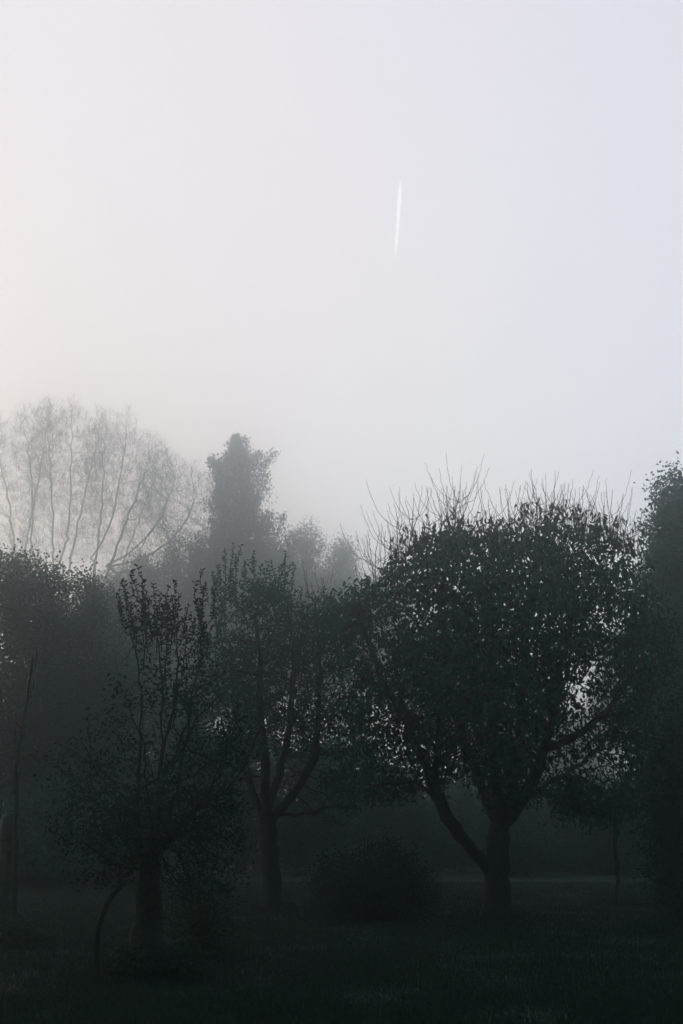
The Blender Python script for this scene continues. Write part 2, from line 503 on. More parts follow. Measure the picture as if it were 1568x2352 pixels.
A = A[(gap(A, 1.0, 3) > -.30) & (gap(A, .45, 8) > -.50)]
sk.colonise(A, .11, 1.6, .15, iters=90, bias=(0, 0, .10), newgid=9, minz=2.2)
sk.radii(.25, .0035)
flare(sk)
fol = leafy(sk, 3.6, .130, .056, .010, 'droop', spread=.11, gapscale=.55, gapthr=-.42, seed=2, low=(2.0, 5.6, .42))
z = lambda x, y: ((1250 + x * .7972) * .6272, (1650 + y * .7972) * .6272)     # zoomed view -> 1568 view
shoots = [(340, 430, 333, 200, .45), (350, 420, 295, 232, None), (300, 420, 241, 245, .5), (400, 410, 392, 240, .5), (455, 380, 435, 185, .4), (505, 400, 520, 160, .62), (515, 400, 552, 145, .7),
          (500, 380, 482, 155, .5), (530, 380, 595, 200, .5), (625, 400, 640, 250, None), (670, 400, 675, 225, .6), (780, 400, 755, 155, .45), (800, 380, 822, 155, .4), (850, 360, 855, 180, None),
          (935, 330, 924, 125, .45), (920, 330, 875, 135, .5), (945, 330, 980, 155, .4), (1020, 350, 1010, 155, .5), (1060, 370, 1070, 175, .4), (1065, 370, 1112, 160, .35),
          (1100, 420, 1110, 265, .4), (1215, 430, 1190, 185, .5), (1238, 430, 1245, 175, .48), (1290, 440, 1320, 245, .4), (1330, 450, 1350, 270, .4), (150, 640, 120, 365, .55), (158, 640, 175, 370, .58), (150, 640, 200, 365, .5), (1270, 440, 1275, 290, .4),
          (240, 560, 215, 330, .5), (270, 500, 255, 320, .4), (560, 420, 566, 260, .4), (715, 430, 700, 290, .5), (895, 350, 890, 230, .4), (1150, 430, 1155, 300, .5)]
# thin branch tangle with withered leaves along the crown's upper edge
ps = []; lp = []
for k in range(300):
    x = rng.uniform(215, 1400); top = 400 - 120 * math.exp(-((x - 950) / 260) ** 2) - 60 * math.exp(-((x - 480) / 130) ** 2) + max(0, (300 - x)) * .9
    dy = rng.uniform(-1.8, 1.8)
    b = W(*z(x, top + 90), D + dy); e = W(*z(x + rng.normal(0, 22), top + rng.uniform(-85, 35)), D + dy + rng.normal(0, .2))
    q = poly([b, (b + e) / 2 + rng.normal(0, .06, 3), e], .1); ps.append(q)
    for j in range(rng.integers(0, 5)):
        lp.append(q[rng.integers(len(q) // 3, len(q))] + rng.normal(0, .02, 3))
m = tubes(ps, [np.linspace(.007, .0028, len(q)) for q in ps], 4)
fr = [(m[0], m[1], M_TWIG)]
lp = np.array(lp)
m = leaves(lp, rng.normal(0, .35, (len(lp), 3)) + np.array([0, 0, -1]), .135, .052)
fr.append((m[0], m[1], M_DRY))

root_big = root.copy(); root_big[2] = 0
big = build_tree('cherry_tree', root_big, sk, 'large round-crowned fruit tree with a low forked trunk and bare shoots above its leaves', 'tree',
                 fol, limbs=(1, 2, 3, 4, 5, 6), leafmat=M_CHERRY, sides=12, extra=fr)
for (bx, by, tx, ty, wh) in shoots:
    dy = rng.uniform(-1.2, 1.2)
    m = bare_shoot(W(*z(bx, by + 50), D + dy), W(*z(tx, ty), D + dy), wh, n=int(rng.integers(3, 6)), twiglen=.85 if wh else .5)
    mesh('bare_shoot', m[0], m[1], M_TWIG, big)
# --- leafy upright shoots used by the two apple trees
def leafy_shoots(specs, D, length, width, r=.011, dens=34, bare_low=.25):
    ps, rs, lp, ld = [], [], [], []
    for (bx, by, tx, ty) in specs:
        dy = rng.uniform(-.8, .8)
        b, e = W(bx, by, D + dy), W(tx, ty, D + dy)
        q = poly([b, (b + e) / 2 + rng.normal(0, .06, 3), e], .08)
        ps.append(q); rs.append(np.linspace(r, .003, len(q)))
        ln = np.linalg.norm(e - b)
        subs = [(q, bare_low)]
        for j in range(int(ln * 3)):
            k = int(rng.uniform(.15, .75) * (len(q) - 1)); a = rng.uniform(0, 6.28); l2 = rng.uniform(.15, .45)
            h = np.array([math.cos(a), math.sin(a), 0])
            w = poly([q[k], q[k] + h * l2 * .4 + np.array([0, 0, l2 * .35]), q[k] + h * l2 * .55 + np.array([0, 0, l2 * 1.0])], .07)
            ps.append(w); rs.append(np.linspace(.006, .003, len(w))); subs.append((w, .1))
        for s_, lo in subs:
            L_ = np.linalg.norm(s_[-1] - s_[0]); n = max(3, int(L_ * dens * (1 - lo)))
            for t in np.linspace(lo, 1, n):
                k = t * (len(s_) - 1); i = min(int(k), len(s_) - 2); p = s_[i] + (s_[i + 1] - s_[i]) * (k - i)
                for _ in range(2):
                    a = rng.uniform(0, 6.28)
                    lp.append(p); ld.append([math.cos(a), math.sin(a), .55 + rng.normal(0, .35)])
    return tubes(ps, rs, 4), leaves(np.array(lp), np.array(ld), length, width)

# --- the middle tree
D = 29.0
T = lambda x, y, dy=0: W(x, y, D + dy)
sk = Skel()
root = T(626, 2086); root[2] = -.1
sk.guide([root, T(622, 2000), T(614, 1900)], .12, 0)
sk.guide([T(614, 1900), T(590, 1840, .3), T(560, 1740, .6), T(540, 1620, .6), T(530, 1480, .4)], .2, 1)
sk.guide([T(614, 1900), T(612, 1780, -.3), T(600, 1650, -.5), T(595, 1500, -.5), T(590, 1400, -.4)], .2, 2)
sk.guide([T(614, 1895), T(650, 1850, -.2), T(690, 1800, -.4), T(725, 1730, -.5), T(735, 1620, -.4), T(735, 1500, -.4)], .2, 3)
sk.guide([T(612, 1880), T(640, 1780, .5), T(665, 1660, .8), T(672, 1520, .8), T(665, 1400, .6)], .2, 4)
sk.guide([T(640, 1862, -.1), T(700, 1870, .4), T(770, 1850, .8), T(830, 1880, 1.0)], .2, 5)
cr = [PB(600, 1560, 130, 190, D, ryd=2.2), PB(700, 1600, 110, 170, D, ryd=2), PB(600, 1420, 110, 90, D, ryd=1.6), PB(540, 1640, 90, 140, D, ryd=1.7),
      PB(690, 1740, 130, 90, D, ryd=1.8), PB(780, 1700, 80, 120, D, ryd=1.3), PB(640, 1500, 120, 130, D, ryd=2.0), PB(480, 1720, 80, 110, D, 2, ryd=1.3), PB(500, 1560, 70, 120, D, ryd=1.4), PB(570, 1760, 130, 80, D, ryd=1.8), PB(730, 1440, 60, 80, D, ryd=1.2), PB(740, 1480, 60, 110, D, ryd=1.2), PB(770, 1850, 90, 55, D, .6, ryd=1.2)]
A = blob(cr, 20000); A = A[gap(A, .9, 5) > -.3]
sk.colonise(A, .11, 1.5, .165, iters=90, bias=(0, 0, .22), newgid=9, minz=2.0)
sk.radii(.19, .0035); flare(sk)
fol = leafy(sk, 6.0, .080, .042, .009, 'up', spread=.07, gapscale=.8, gapthr=-.2, seed=6, zmin=3.0)
root[2] = 0
mid = build_tree('apple_tree', root, sk, 'middle fruit tree with a straight single trunk and tall leafy upright shoots', 'tree', fol, limbs=(1, 2, 3, 4, 5), leafmat=M_APPLE, sides=12)
sp = [(500, 1450, 505, 1300), (515, 1450, 517, 1262), (530, 1400, 537, 1250), (545, 1400, 553, 1252), (560, 1420, 560, 1290), (575, 1420, 583, 1268), (595, 1420, 600, 1300), (610, 1400, 612, 1290),
      (625, 1400, 622, 1288), (640, 1400, 643, 1300), (655, 1420, 656, 1268), (670, 1440, 678, 1300), (500, 1480, 488, 1320), (695, 1470, 690, 1350), (742, 1480, 742, 1350), (730, 1490, 720, 1400), (760, 1480, 765, 1390), (705, 1480, 708, 1395),
      (520, 1450, 498, 1330), (600, 1440, 570, 1330), (640, 1440, 625, 1340)]
tb, lv = leafy_shoots(sp, D, .075, .036, dens=26)
mesh('leafy_shoots', *merge([tb, lv]), M_APPLE, mid)
for (bx, by, tx, ty) in [(735, 1420, 695, 1290), (735, 1420, 715, 1335), (740, 1400, 738, 1325), (850, 1380, 815, 1300)]:
    m = bare_shoot(W(bx, by, D), W(tx, ty, D), .4, r=.010, n=3, twiglen=.5); mesh('bare_shoot', m[0], m[1], M_TWIG, mid)

# --- the nearest tree, left
D = 16.0
T = lambda x, y, dy=0: W(x, y, D + dy)
sk = Skel()
root = T(345, 2236); root[2] = -.1
sk.guide([root, T(345, 2150), T(342, 2060), T(345, 1960)], .15, 0)
G1 = [([T(335, 1990), T(310, 1900, -.2), T(320, 1780, -.3), T(325, 1640, -.3), T(318, 1540, -.2), T(300, 1430, -.2), T(285, 1360, -.2)], 1),
      ([T(345, 1960), T(365, 1850, .1), T(372, 1700, .2), T(372, 1560, .2), T(360, 1440, .2)], 2),
      ([T(350, 1960), T(400, 1840, .2), T(425, 1700, .4), T(450, 1560, .5), T(465, 1430, .5)], 3),
      ([T(350, 1970), T(430, 1880, -.3), T(500, 1780, -.5), T(530, 1660, -.5)], 4),
      ([T(330, 1990), T(260, 1890, .2), T(215, 1800, .3), T(175, 1720, .3)], 5),
      ([T(335, 2000), T(260, 1980, -.3), T(195, 1940, -.5), T(140, 1925, -.6)], 6),
      ([T(372, 1720, .2), T(400, 1620, 0), T(408, 1520, 0), T(400, 1420, 0)], 2),
      ([T(322, 1700, -.3), T(290, 1600, -.4), T(268, 1520, -.4), T(262, 1490, -.4)], 1)]
for pts, g in G1: sk.guide(pts, .12, g)
for k in range(44):
    cand = [i_ for i_ in range(len(sk.P)) if 1.2 < sk.P[i_][2] < 2.3 and sk.gid[i_] in (1, 2, 3, 4, 5, 6)]
    b_ = sk.P[cand[int(rng.integers(len(cand)))]]; a_ = rng.uniform(0, 6.28); l_ = rng.uniform(.4, 1.0); up = rng.uniform(.1, 1.3)
    h_ = np.array([math.cos(a_), math.sin(a_) * .8, 0])
    sk.guide([b_, b_ + h_ * l_ * .5 + [0, 0, up * l_ * .3], b_ + h_ * l_ * .85 + [0, 0, up * l_ * .9]], .09, 9)
cr = [PB(370, 1880, 190, 90, D, ryd=1.0), PB(400, 1760, 150, 110, D, ryd=.9), PB(360, 1640, 110, 120, D, .5, ryd=.8), PB(230, 1880, 110, 80, D, ryd=.7), PB(480, 1760, 90, 130, D, ryd=.8),
      PB(430, 1560, 90, 120, D, .6, ryd=.7), PB(320, 1500, 60, 100, D, .06, ryd=.5), PB(360, 1420, 80, 60, D, .15, ryd=.6), PB(490, 1930, 90, 60, D, ryd=.6), PB(180, 1760, 60, 60, D, .05, ryd=.4), PB(170, 1930, 60, 40, D, .04, ryd=.4), PB(520, 1700, 60, 150, D, .35, ryd=.7), PB(450, 2030, 110, 70, D, .16, ryd=.6), PB(360, 1930, 170, 60, D, .5, ryd=1.0), PB(240, 2010, 70, 40, D, .04, ryd=.5)]
A = blob(cr, 14000)
A = A[gap(A, .55, 12) > -.22]
sk.colonise(A, .065, .9, .10, iters=90, bias=(0, 0, .30), newgid=9, minz=1.4)
sk.radii(.17, .0022); sk.r[:2] *= 1.0
for i_ in range(len(sk.P)):
    if sk.gid[i_] in (1, 2, 3, 4, 5, 6): sk.r[i_] *= .50 if sk.P[i_][2] > 1.9 else .8
    elif sk.gid[i_] == 0: sk.r[i_] = float(np.interp(sk.P[i_][2], [0, .12, .3, .6, .9, 1.2, 1.6, 2.2], [.27, .22, .195, .165, .135, .11, .095, .08]))
fol = leafy(sk, 4.0, .055, .028, .0055, 'up', spread=.06, gapscale=.4, gapthr=.26, seed=9, zmin=.9, low=(1.9, 2.8, -.75))
root[2] = 0
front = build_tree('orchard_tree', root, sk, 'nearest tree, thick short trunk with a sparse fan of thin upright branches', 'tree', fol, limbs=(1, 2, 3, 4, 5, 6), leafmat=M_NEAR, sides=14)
sp = [(318, 1540, 280, 1330), (330, 1540, 300, 1310), (340, 1500, 318, 1300), (318, 1480, 286, 1395), (360, 1500, 352, 1345), (370, 1500, 368, 1365), (372, 1480, 390, 1375), (390, 1490, 395, 1330), (400, 1480, 410, 1365), (350, 1480, 340, 1400),
      (460, 1500, 462, 1310), (465, 1500, 470, 1345), (400, 1500, 430, 1390), (455, 1500, 450, 1380), (420, 1520, 420, 1420), (450, 1560, 485, 1440), (372, 1560, 380, 1420), (330, 1480, 335, 1360), (296, 1460, 275, 1380)]
tb, lv = leafy_shoots(sp, D, .052, .026, r=.007, dens=32)
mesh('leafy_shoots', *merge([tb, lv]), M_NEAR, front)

# --- leaning prop on the ground left of the nearest trunk
q = poly([W(220, 2205, 15.8) * [1, 1, 0], W(226, 2130, 15.8), W(250, 2070, 15.9), W(283, 2025, 15.9)], .08)
V, F = tubes([q], [np.linspace(.040, .030, len(q))], 8)
tag(mesh('curved_branch', V, F, M_BARK, smooth=True), 'thin curved branch arching down to the grass beside the nearest trunk', 'branch')

# --- post and young tree at the left edge
D = 21.0
base = G(14, D)
def lathe(prof, c, sides=12, wob=.02):
    n = len(prof); V = []
    for (r, zz) in prof:
        for k in range(sides):
            a = 2 * math.pi * k / sides; rr = r * (1 + rng.normal(0, wob))
            V.append((c[0] + rr * math.cos(a), c[1] + rr * math.sin(a), zz))
    F = [[i * sides + k, i * sides + (k + 1) % sides, (i + 1) * sides + (k + 1) % sides, (i + 1) * sides + k] for i in range(n - 1) for k in range(sides)]
    return np.array(V), [np.array(F), np.array([[(n - 1) * sides + k for k in range(sides)]])]
post = thing('wooden_post', tuple(base), 'stout round wooden stake beside the thin young tree at the left edge', 'post')
V, F = lathe([(.125, -.2), (.12, .3), (.115, .9), (.11, 1.4), (.105, 1.72), (.085, 1.80)], base)
mesh('stake', V, F, M_WOOD, post, smooth=True)
V, F = lathe([(.118, 1.42), (.124, 1.43), (.124, 1.46), (.118, 1.47)], base + [.0, 0, 0], wob=.004)
mesh('tie', V, F, M_BARK, post, smooth=True)
sk = Skel()
T = lambda x, y, dy=0: W(x, y, D + dy)
root = T(36, 2130, -.25) * [1, 1, 0]
sk.guide([root, T(34, 2000, -.25), T(37, 1850, -.25), T(41, 1740, -.25), T(54, 1650, -.25), T(66, 1590, -.2), T(77, 1505, -.2)], .12, 0)
for i_ in range(1, len(sk.P) - 1): sk.P[i_] = sk.P[i_] * .35 + (sk.P[i_ - 1] + sk.P[i_ + 1]) * .325
sk.guide([T(39, 1740, -.25), T(36, 1690, -.3), T(38, 1668, -.3)], .1, 9)
sk.guide([T(72, 1560, -.2), T(82, 1520, -.1), T(84, 1500, -.1)], .1, 9)
for k in range(9):
    y = rng.uniform(1510, 1800); x = np.interp(y, [1505, 1590, 1650, 1740, 1850], [76, 68, 50, 40, 37]); s_ = rng.choice([-1, 1])
    sk.guide([T(x, y, -.25), T(x + s_ * 8, y - 14, -.3), T(x + s_ * 10, y - 26 - rng.uniform(0, 14), -.3)], .08, 9)
sk.radii(.055, .008)
sk.r = np.array([max(.013, .042 - .0042 * p[2] * 1.6) if g == 0 else .006 for p, g in zip(sk.P, sk.gid)])
fol = leafy(sk, .8, .06, .03, .0065, 'up', spread=.02, seed=4)
root[2] = 0
build_tree('young_tree', root, sk, 'thin whip-like young tree with hardly a leaf, tied to the stake at the left edge', 'tree', fol, leafmat=M_APPLE, twigmat=M_TWIG)

# low mound of grass and weeds round the stake, bushes
def bush(name, x, Dd, top, halfw, label, cat, n=9000, leaf=.06, mat=M_BUSH, group=None, stems=14, parts=None):
    root = G(x, Dd); h = W(x, top, Dd)[2]; hw = px(halfw, Dd); lobe_r = .7 if name == 'bush' else .55
    sk = Skel(); sk.guide([root + [0, 0, -.05], root + [0, 0, .12]], .06, 0)
    for k in range(stems):
        a = rng.uniform(0, 6.28); r = rng.uniform(.2, .75) * hw; zz = h * rng.uniform(.45, .85) * math.sqrt(max(.1, 1 - (r / hw) ** 2))
        c, s_ = math.cos(a), math.sin(a)
        sk.guide([root + [0, 0, .12], root + [c * r * .5, s_ * r * .5, zz * .55], root + [c * r, s_ * r, zz]], .15, 0)
    lob = [(root + [rng.uniform(-lobe_r, lobe_r) * hw, rng.uniform(-.4, .4) * hw, h * rng.uniform(.25, .62)], (hw * rng.uniform(.3, .5),) * 2 + (h * rng.uniform(.25, .40),), 1) for _ in range(9)]
    lob.append((root + [0, 0, h * .25], (hw * 1.0, hw * .8, h * .28), 3))
    lob.append((root + [rng.uniform(-.2, .2) * hw, 0, h * .72], (hw * .3, hw * .3, h * .27), .5))
    for _ in range(14):
        a = rng.uniform(0, 6.28); q_ = rng.uniform(.2, 1.0)
        lob.append((root + [math.cos(a) * hw * q_, math.sin(a) * hw * .8 * q_, h * rng.uniform(.5, 1.0) * math.sqrt(1.06 - q_ * q_)], (hw * .08, hw * .08, h * rng.uniform(.12, .24)) if name == 'shrub' else (hw * .06, hw * .06, h * rng.uniform(.18, .38)), .10))
    A = blob(lob, int(2600)); A = A[A[:, 2] > .05]
    st = max(.10, h / 18)
    sk.colonise(A, st, st * 12, st * 1.25, iters=60, newgid=9)
    sk.radii(.05 + h * .012, .004)
    sel = int((sk.r <= .014).sum()) or 1
    fol = leafy(sk, n / sel, leaf, leaf * .55, .014, 'any', spread=st * .8, seed=x % 7, zmin=.02, detailed=False)
    return build_tree(name, root, sk, label, cat, fol, leafmat=mat, group=group, sides=5)
bush('bush', 866, 26.0, 1925, 148, 'low dark rounded bush between the middle trunk and the big forked trunk', 'bush', n=16000, leaf=.06)
bush('bush', 1560, 23.0, 1520, 72, 'tall dark bush cut off by the right edge, in front of the tall tree', 'bush', n=26000, leaf=.07)
bush('bush', 40, 20.3, 2115, 62, 'small low weedy bush at the foot of the stake', 'bush', n=3000, leaf=.05)
bush('bush', 300, 15.7, 2165, 45, 'low tuft of weeds against the left foot of the nearest trunk', 'bush', n=1500, leaf=.05)
bush('bush', 425, 15.9, 2170, 60, 'low tuft of weeds against the right foot of the nearest trunk', 'bush', n=2000, leaf=.05)
bush('bush', 470, 18.5, 1930, 90, 'small loose leafy bush close to the right of the nearest trunk', 'bush', n=2200, leaf=.055)

# young slender tree, right
D = 31.0
sk = Skel(); root = W(1416, 2060, D) * [1, 1, 0]
T = lambda x, y, dy=0: W(x, y, D + dy)
sk.guide([root, T(1416, 2000), T(1412, 1930), T(1414, 1850), T(1410, 1760)], .15, 0)
for k in range(12):
    y = rng.uniform(1770, 1920); a = rng.choice([-1, 1])
    sk.guide([T(1413, y), T(1413 + a * 14, y - 22, rng.normal(0, .3)), T(1413 + a * 22, y - 55, rng.normal(0, .4))], .12, 9)
sk.radii(.045, .006)
build_tree('sapling', np.array([root[0], root[1], 0]), sk, 'faint slender sapling standing between the big forked tree and the right edge', 'tree',
           leafy(sk, 5, .07, .035, .01, 'up', spread=.06), leafmat=M_APPLE)

# ------------------------------------------------------------------ broadleaf trees of the belt behind the orchard
def crown_tree(name, x, Dd, R, blobs, label, n_att, n_leaf, leaf, mat, step, group=None, gs=None, gthr=-.3, seed=1, style='any', ang=0, r0=.012, bark=M_FARBARK, detailed=False, trunkx=None):
    root = G(x if trunkx is None else trunkx, Dd)
    top = max(b[0][2] + b[1][2] * .4 for b in blobs)
    sk = Skel()
    sk.guide([root + [0, 0, -.1], root + [rng.normal(0, .2), 0, top * .2], root + [rng.normal(0, .4), 0, top * .38]], step * 1.2, 0)
    for b in blobs:
        c = np.array(b[0]); h0 = top * rng.uniform(.15, .36); p0 = root + [0, 0, h0]
        if c[2] < h0 + .5: continue
        sk.guide([p0, (p0 + c) / 2 + [0, 0, (c[2] - h0) * .05], c], step, 0)
    A = blob(blobs, n_att * 3); A = A[A[:, 2] > .3]
    if gs: A = A[gap(A, gs, seed) > gthr]
    sk.colonise(A, step, step * 12, step * 1.2, iters=80, newgid=9, minz=min(2, top * .15))
    sk.radii(R, r0)
    sel = max(1, int((sk.r <= r0 * 3.2).sum()))
    fol = leafy(sk, n_leaf / sel, leaf, leaf * .6, r0 * 3.2, style, spread=step * .75, seed=seed, detailed=detailed, zmin=.1) if n_leaf else None
    return build_tree(name, root, sk, label, 'tree', fol, bark=bark, leafmat=mat, sides=7)

crown_tree('broadleaf_tree', 40, 44, .30, [PB(40, 1420, 130, 150, 44), PB(-60, 1380, 110, 130, 44), PB(110, 1360, 60, 80, 44, .6), PB(40, 1320, 70, 70, 44, .5), PB(60, 1650, 140, 170, 44), PB(60, 1850, 140, 130, 44), PB(-60, 1600, 120, 200, 44), PB(-60,1850,120,120,44)],
           'wide dark-leaved tree with a flat bushy top at the left edge', 2600, 80000, .115, M_HEDGE, .32, seed=3, gs=2.0, gthr=-.33)
crown_tree('broadleaf_tree', 195, 47, .25, [PB(185, 1440, 75, 120, 47), PB(200, 1360, 42, 50, 47, .4), PB(195, 1620, 120, 160, 47), PB(200, 1830, 130, 150, 47), PB(150, 1500, 80, 120, 47)],
           'dark round-topped leafy tree just right of the wide flat-topped one', 1900, 60000, .115, M_HEDGE, .32, seed=5, gs=2.0, gthr=-.33)
crown_tree('broadleaf_tree', 300, 58, .25, [PB(255, 1430, 60, 90, 58), PB(290, 1540, 110, 130, 58), PB(330, 1700, 150, 150, 58), PB(320, 1870, 150, 120, 58)],
           'paler leafy tree fading in mist behind the nearest tree', 1900, 50000, .13, M_HEDGE, .38, seed=6)
crown_tree('broadleaf_tree', 1590, 39, .30, [PB(1572, 1150, 48, 62, 39), PB(1545, 1095, 24, 28, 39, .35), PB(1515, 1128, 28, 20, 39, .3), PB(1545, 1170, 48, 34, 39, .5), PB(1492, 1205, 30, 16, 39, .3), PB(1620, 1220, 105, 120, 39), PB(1530, 1235, 44, 34, 39, .5), PB(1545, 1310, 78, 60, 39), PB(1490, 1345, 38, 50, 39, .5), PB(1580, 1450, 110, 130, 39), PB(1570, 1620, 110, 130, 39), PB(1590, 1800, 110, 150, 39), PB(1640, 1480, 120, 250, 39)],
           'tall leafy tree rising hazily above the orchard at the right edge', 3000, 84000, .115, M_HEDGE, .30, seed=8, gs=1.6, gthr=-.30)

# belt of lower shrubs behind the orchard
for x, Dd, top, hw, where in [(430, 52, 1560, 110, 'behind the gap between the nearest trunk and the middle trunk'), (560, 55, 1560, 120, 'just left of the middle trunk'),
        (690, 50, 1610, 110, 'just right of the middle trunk'), (800, 56, 1600, 110, 'above the low dark rounded bush'),
        (930, 52, 1730, 110, 'seen under the left limb of the big forked tree'), (1060, 55, 1740, 110, 'just left of the big forked trunk'),
        (1180, 50, 1790, 110, 'just right of the big forked trunk'), (1300, 55, 1800, 110, 'left of the slender sapling'),
        (1420, 52, 1760, 100, 'right behind the slender sapling'), (1520, 48, 1640, 90, 'below the tall tree at the right edge'),
        (100, 41, 1800, 130, 'at the foot of the wide flat-topped tree'), (270, 43, 1830, 120, 'left behind the nearest trunk')]:
    bush('shrub', x, Dd, top, hw, 'dim shrub ' + where, 'shrub', n=16000, leaf=.16, mat=M_HEDGE, group='shrubs in the dark belt behind the orchard')

# ------------------------------------------------------------------ far trees in the mist
def misty_bare(x, lean, top, halfw, Dd, label, seed, trunks):
    sk = Skel(); root = G(trunks[0][0], Dd)
    first = True
    sk.guide([root + [0, 0, -.2], root + [0, 0, 1.0]], .8, 0)
    for q_, (bx, mx, my, tx, ty) in enumerate(trunks):
        if q_ and rng.uniform() < .75:
            f_ = rng.uniform(1290, 1390)
            sk.guide([W(trunks[0][0], f_, Dd), W(mx * .6 + trunks[0][0] * .4, (my + f_) / 2 + 10, Dd + rng.normal(0, 1)), W(mx, my, Dd + rng.normal(0, 1.5)), W(tx, ty, Dd + rng.normal(0, 2))], .8, 0)
            continue
        sk.guide([root + [0, 0, 1.0], W(bx, 1500, Dd), W(mx, my, Dd + rng.normal(0, 1.5)), W(tx, ty, Dd + rng.normal(0, 2))], .8, 0)
    lobes = []
    for (bx, mx, my, tx, ty) in trunks:
        lobes += [PB(tx, ty + 20, halfw * .9, 95, Dd, .8, ryd=5), PB(mx * .3 + tx * .7 + rng.normal(0, 14), my * .4 + ty * .6, halfw * 1.1, 120, Dd, 1, ryd=6), PB(mx + rng.normal(0, 14), my - 10, halfw, 120, Dd, .8, ryd=5)]
    A = blob(lobes, 15000)
    A = A[gap(A, 2.4, seed) > -.22]
    sk.colonise(A, .50, 7.5, .78, iters=80, bias=(0, 0, .28), jit=.22, newgid=9, minz=7)
    sk.radii(.30, .0105)
    sk.r = np.where((np.array(sk.gid) == 0), sk.r * .72, sk.r)
    # short end twigs
    idx = [i for i in range(len(sk.P)) if sk.r[i] < .03]
    P = np.array([sk.P[i] for i in idx]); rep = np.repeat(np.arange(len(P)), 3)
    d = rng.normal(0, .45, (len(rep), 3)) + np.array([0, 0, .7])
    m = leaves(P[rep], d, 1.0, .032, fold=.5, detailed=False)
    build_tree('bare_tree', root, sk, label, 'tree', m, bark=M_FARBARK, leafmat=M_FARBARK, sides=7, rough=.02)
misty_bare(60, 0, 930, 50, 146, 'bare misty tree farthest left, its trunk forking low above the flat-topped tree', 11, [(35, 30, 1230, -10, 1010), (45, 75, 1180, 60, 1000), (40, 60, 1250, 110, 980)])
misty_bare(150, 0, 910, 50, 152, 'tall bare misty tree, second from the left of the four', 12, [(125, 120, 1200, 110, 990), (125, 160, 1180, 165, 985), (130, 180, 1200, 225, 1010)])
misty_bare(230, 0, 940, 50, 149, 'bare misty tree, third from the left, leaning to the right', 13, [(195, 230, 1200, 240, 1010), (195, 260, 1170, 290, 1010), (200, 300, 1170, 345, 1070)])
misty_bare(300, 0, 1000, 50, 154, 'lowest bare misty tree, spreading right towards the dark conifer', 14, [(230, 320, 1190, 350, 1110), (235, 360, 1200, 400, 1110), (240, 400, 1230, 455, 1140), (240, 330, 1250, 380, 1180)])

# conifer
Dd = 140
def conifer():
    sk = Skel(); root = G(545, Dd); top = W(537, 987, Dd)
    sk.guide([root + [0, 0, -.2], root * .5 + top * .5 + [.2, 0, 0], top], .6, 0)
    prof = ([985, 1000, 1030, 1060, 1075, 1100, 1120, 1140, 1165, 1200, 1235, 1290, 1380, 1500, 1700], [1, 5, 15, 36, 58, 50, 40, 62, 76, 56, 82, 88, 100, 115, 100])
    fpos, fdir = [], []
    n = 330
    for k in range(n):
        y = 990 + (1650 - 990) * (k / n) ** 1.15
        clump = mnoise.noise((y * .035, 3.1, math.floor(k % 5) * 1.7))
        a = k * 2.39996 + rng.normal(0, .2)
        ln = px(np.interp(y, *prof), Dd) * rng.uniform(.6, 1.05) * (1 + .45 * clump) * (1.0 if rng.uniform() < .85 else 1.25)
        c = W(541, y + 14, Dd); h = np.array([math.cos(a), math.sin(a), 0])
        q = poly([c, c + h * ln * .55 + [0, 0, ln * .10], c + h * ln * .95 + [0, 0, ln * .60]], .35)
        base = len(sk.P)
        A_ = np.array([sk.P[m_] for m_ in range(len(sk.P)) if sk.gid[m_] == 0]); last = int(np.argmin(((A_ - q[0]) ** 2).sum(1)))
        for p in q[1:]:
            sk.P.append(p); sk.par.append(last); sk.gid.append(9); last = len(sk.P) - 1
        m_ = int(14 + 48 * ln)
        t = rng.uniform(.1, 1.0, m_) ** .6
        kk = (t * (len(q) - 1)); i0 = np.minimum(kk.astype(int), len(q) - 2); pp = q[i0] + (q[i0 + 1] - q[i0]) * (kk - i0)[:, None]
        fpos.append(pp + rng.normal(0, .28, pp.shape) * [1, 1, .8] * (.5 + .5 * min(1, ln))); fdir.append(rng.normal(0, .5, pp.shape) + h * .5 + [0, 0, .7])
    for (x0, y0, x1, y1, dy) in [(585, 1290, 622, 1178, 2), (600, 1310, 653, 1182, 1), (575, 1180, 608, 1090, 0), (560, 1130, 596, 1040, 1), (515, 1160, 486, 1060, 0), (540, 1080, 562, 1012, 1)]:
        q = poly([W(x0, y0, Dd + dy), W((x0 + x1) / 2 + 6, (y0 + y1) / 2, Dd + dy), W(x1, y1, Dd + dy)], .4)
        A_ = np.array([sk.P[m_] for m_ in range(len(sk.P)) if sk.gid[m_] == 0]); last = int(np.argmin(((A_ - q[0]) ** 2).sum(1)))
        for p in q:
            sk.P.append(p); sk.par.append(last); sk.gid.append(9); last = len(sk.P) - 1
        t = rng.uniform(0, 1, 420); kk = t * (len(q) - 1); i0 = np.minimum(kk.astype(int), len(q) - 2); pp = q[i0] + (q[i0 + 1] - q[i0]) * (kk - i0)[:, None]
        fpos.append(pp + rng.normal(0, 1, pp.shape) * (.85 * (1 - t) + .18)[:, None]); fdir.append(rng.normal(0, .5, pp.shape) + [0, 0, .8])
    sk.radii(.42, .018)
    pos = np.vstack(fpos); d = np.vstack(fdir)
    build_tree('conifer', root, sk, 'tall pointed dense evergreen fading in the mist, highest dark shape left of centre', 'tree',
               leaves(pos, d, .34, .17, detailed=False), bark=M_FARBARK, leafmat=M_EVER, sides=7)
conifer()
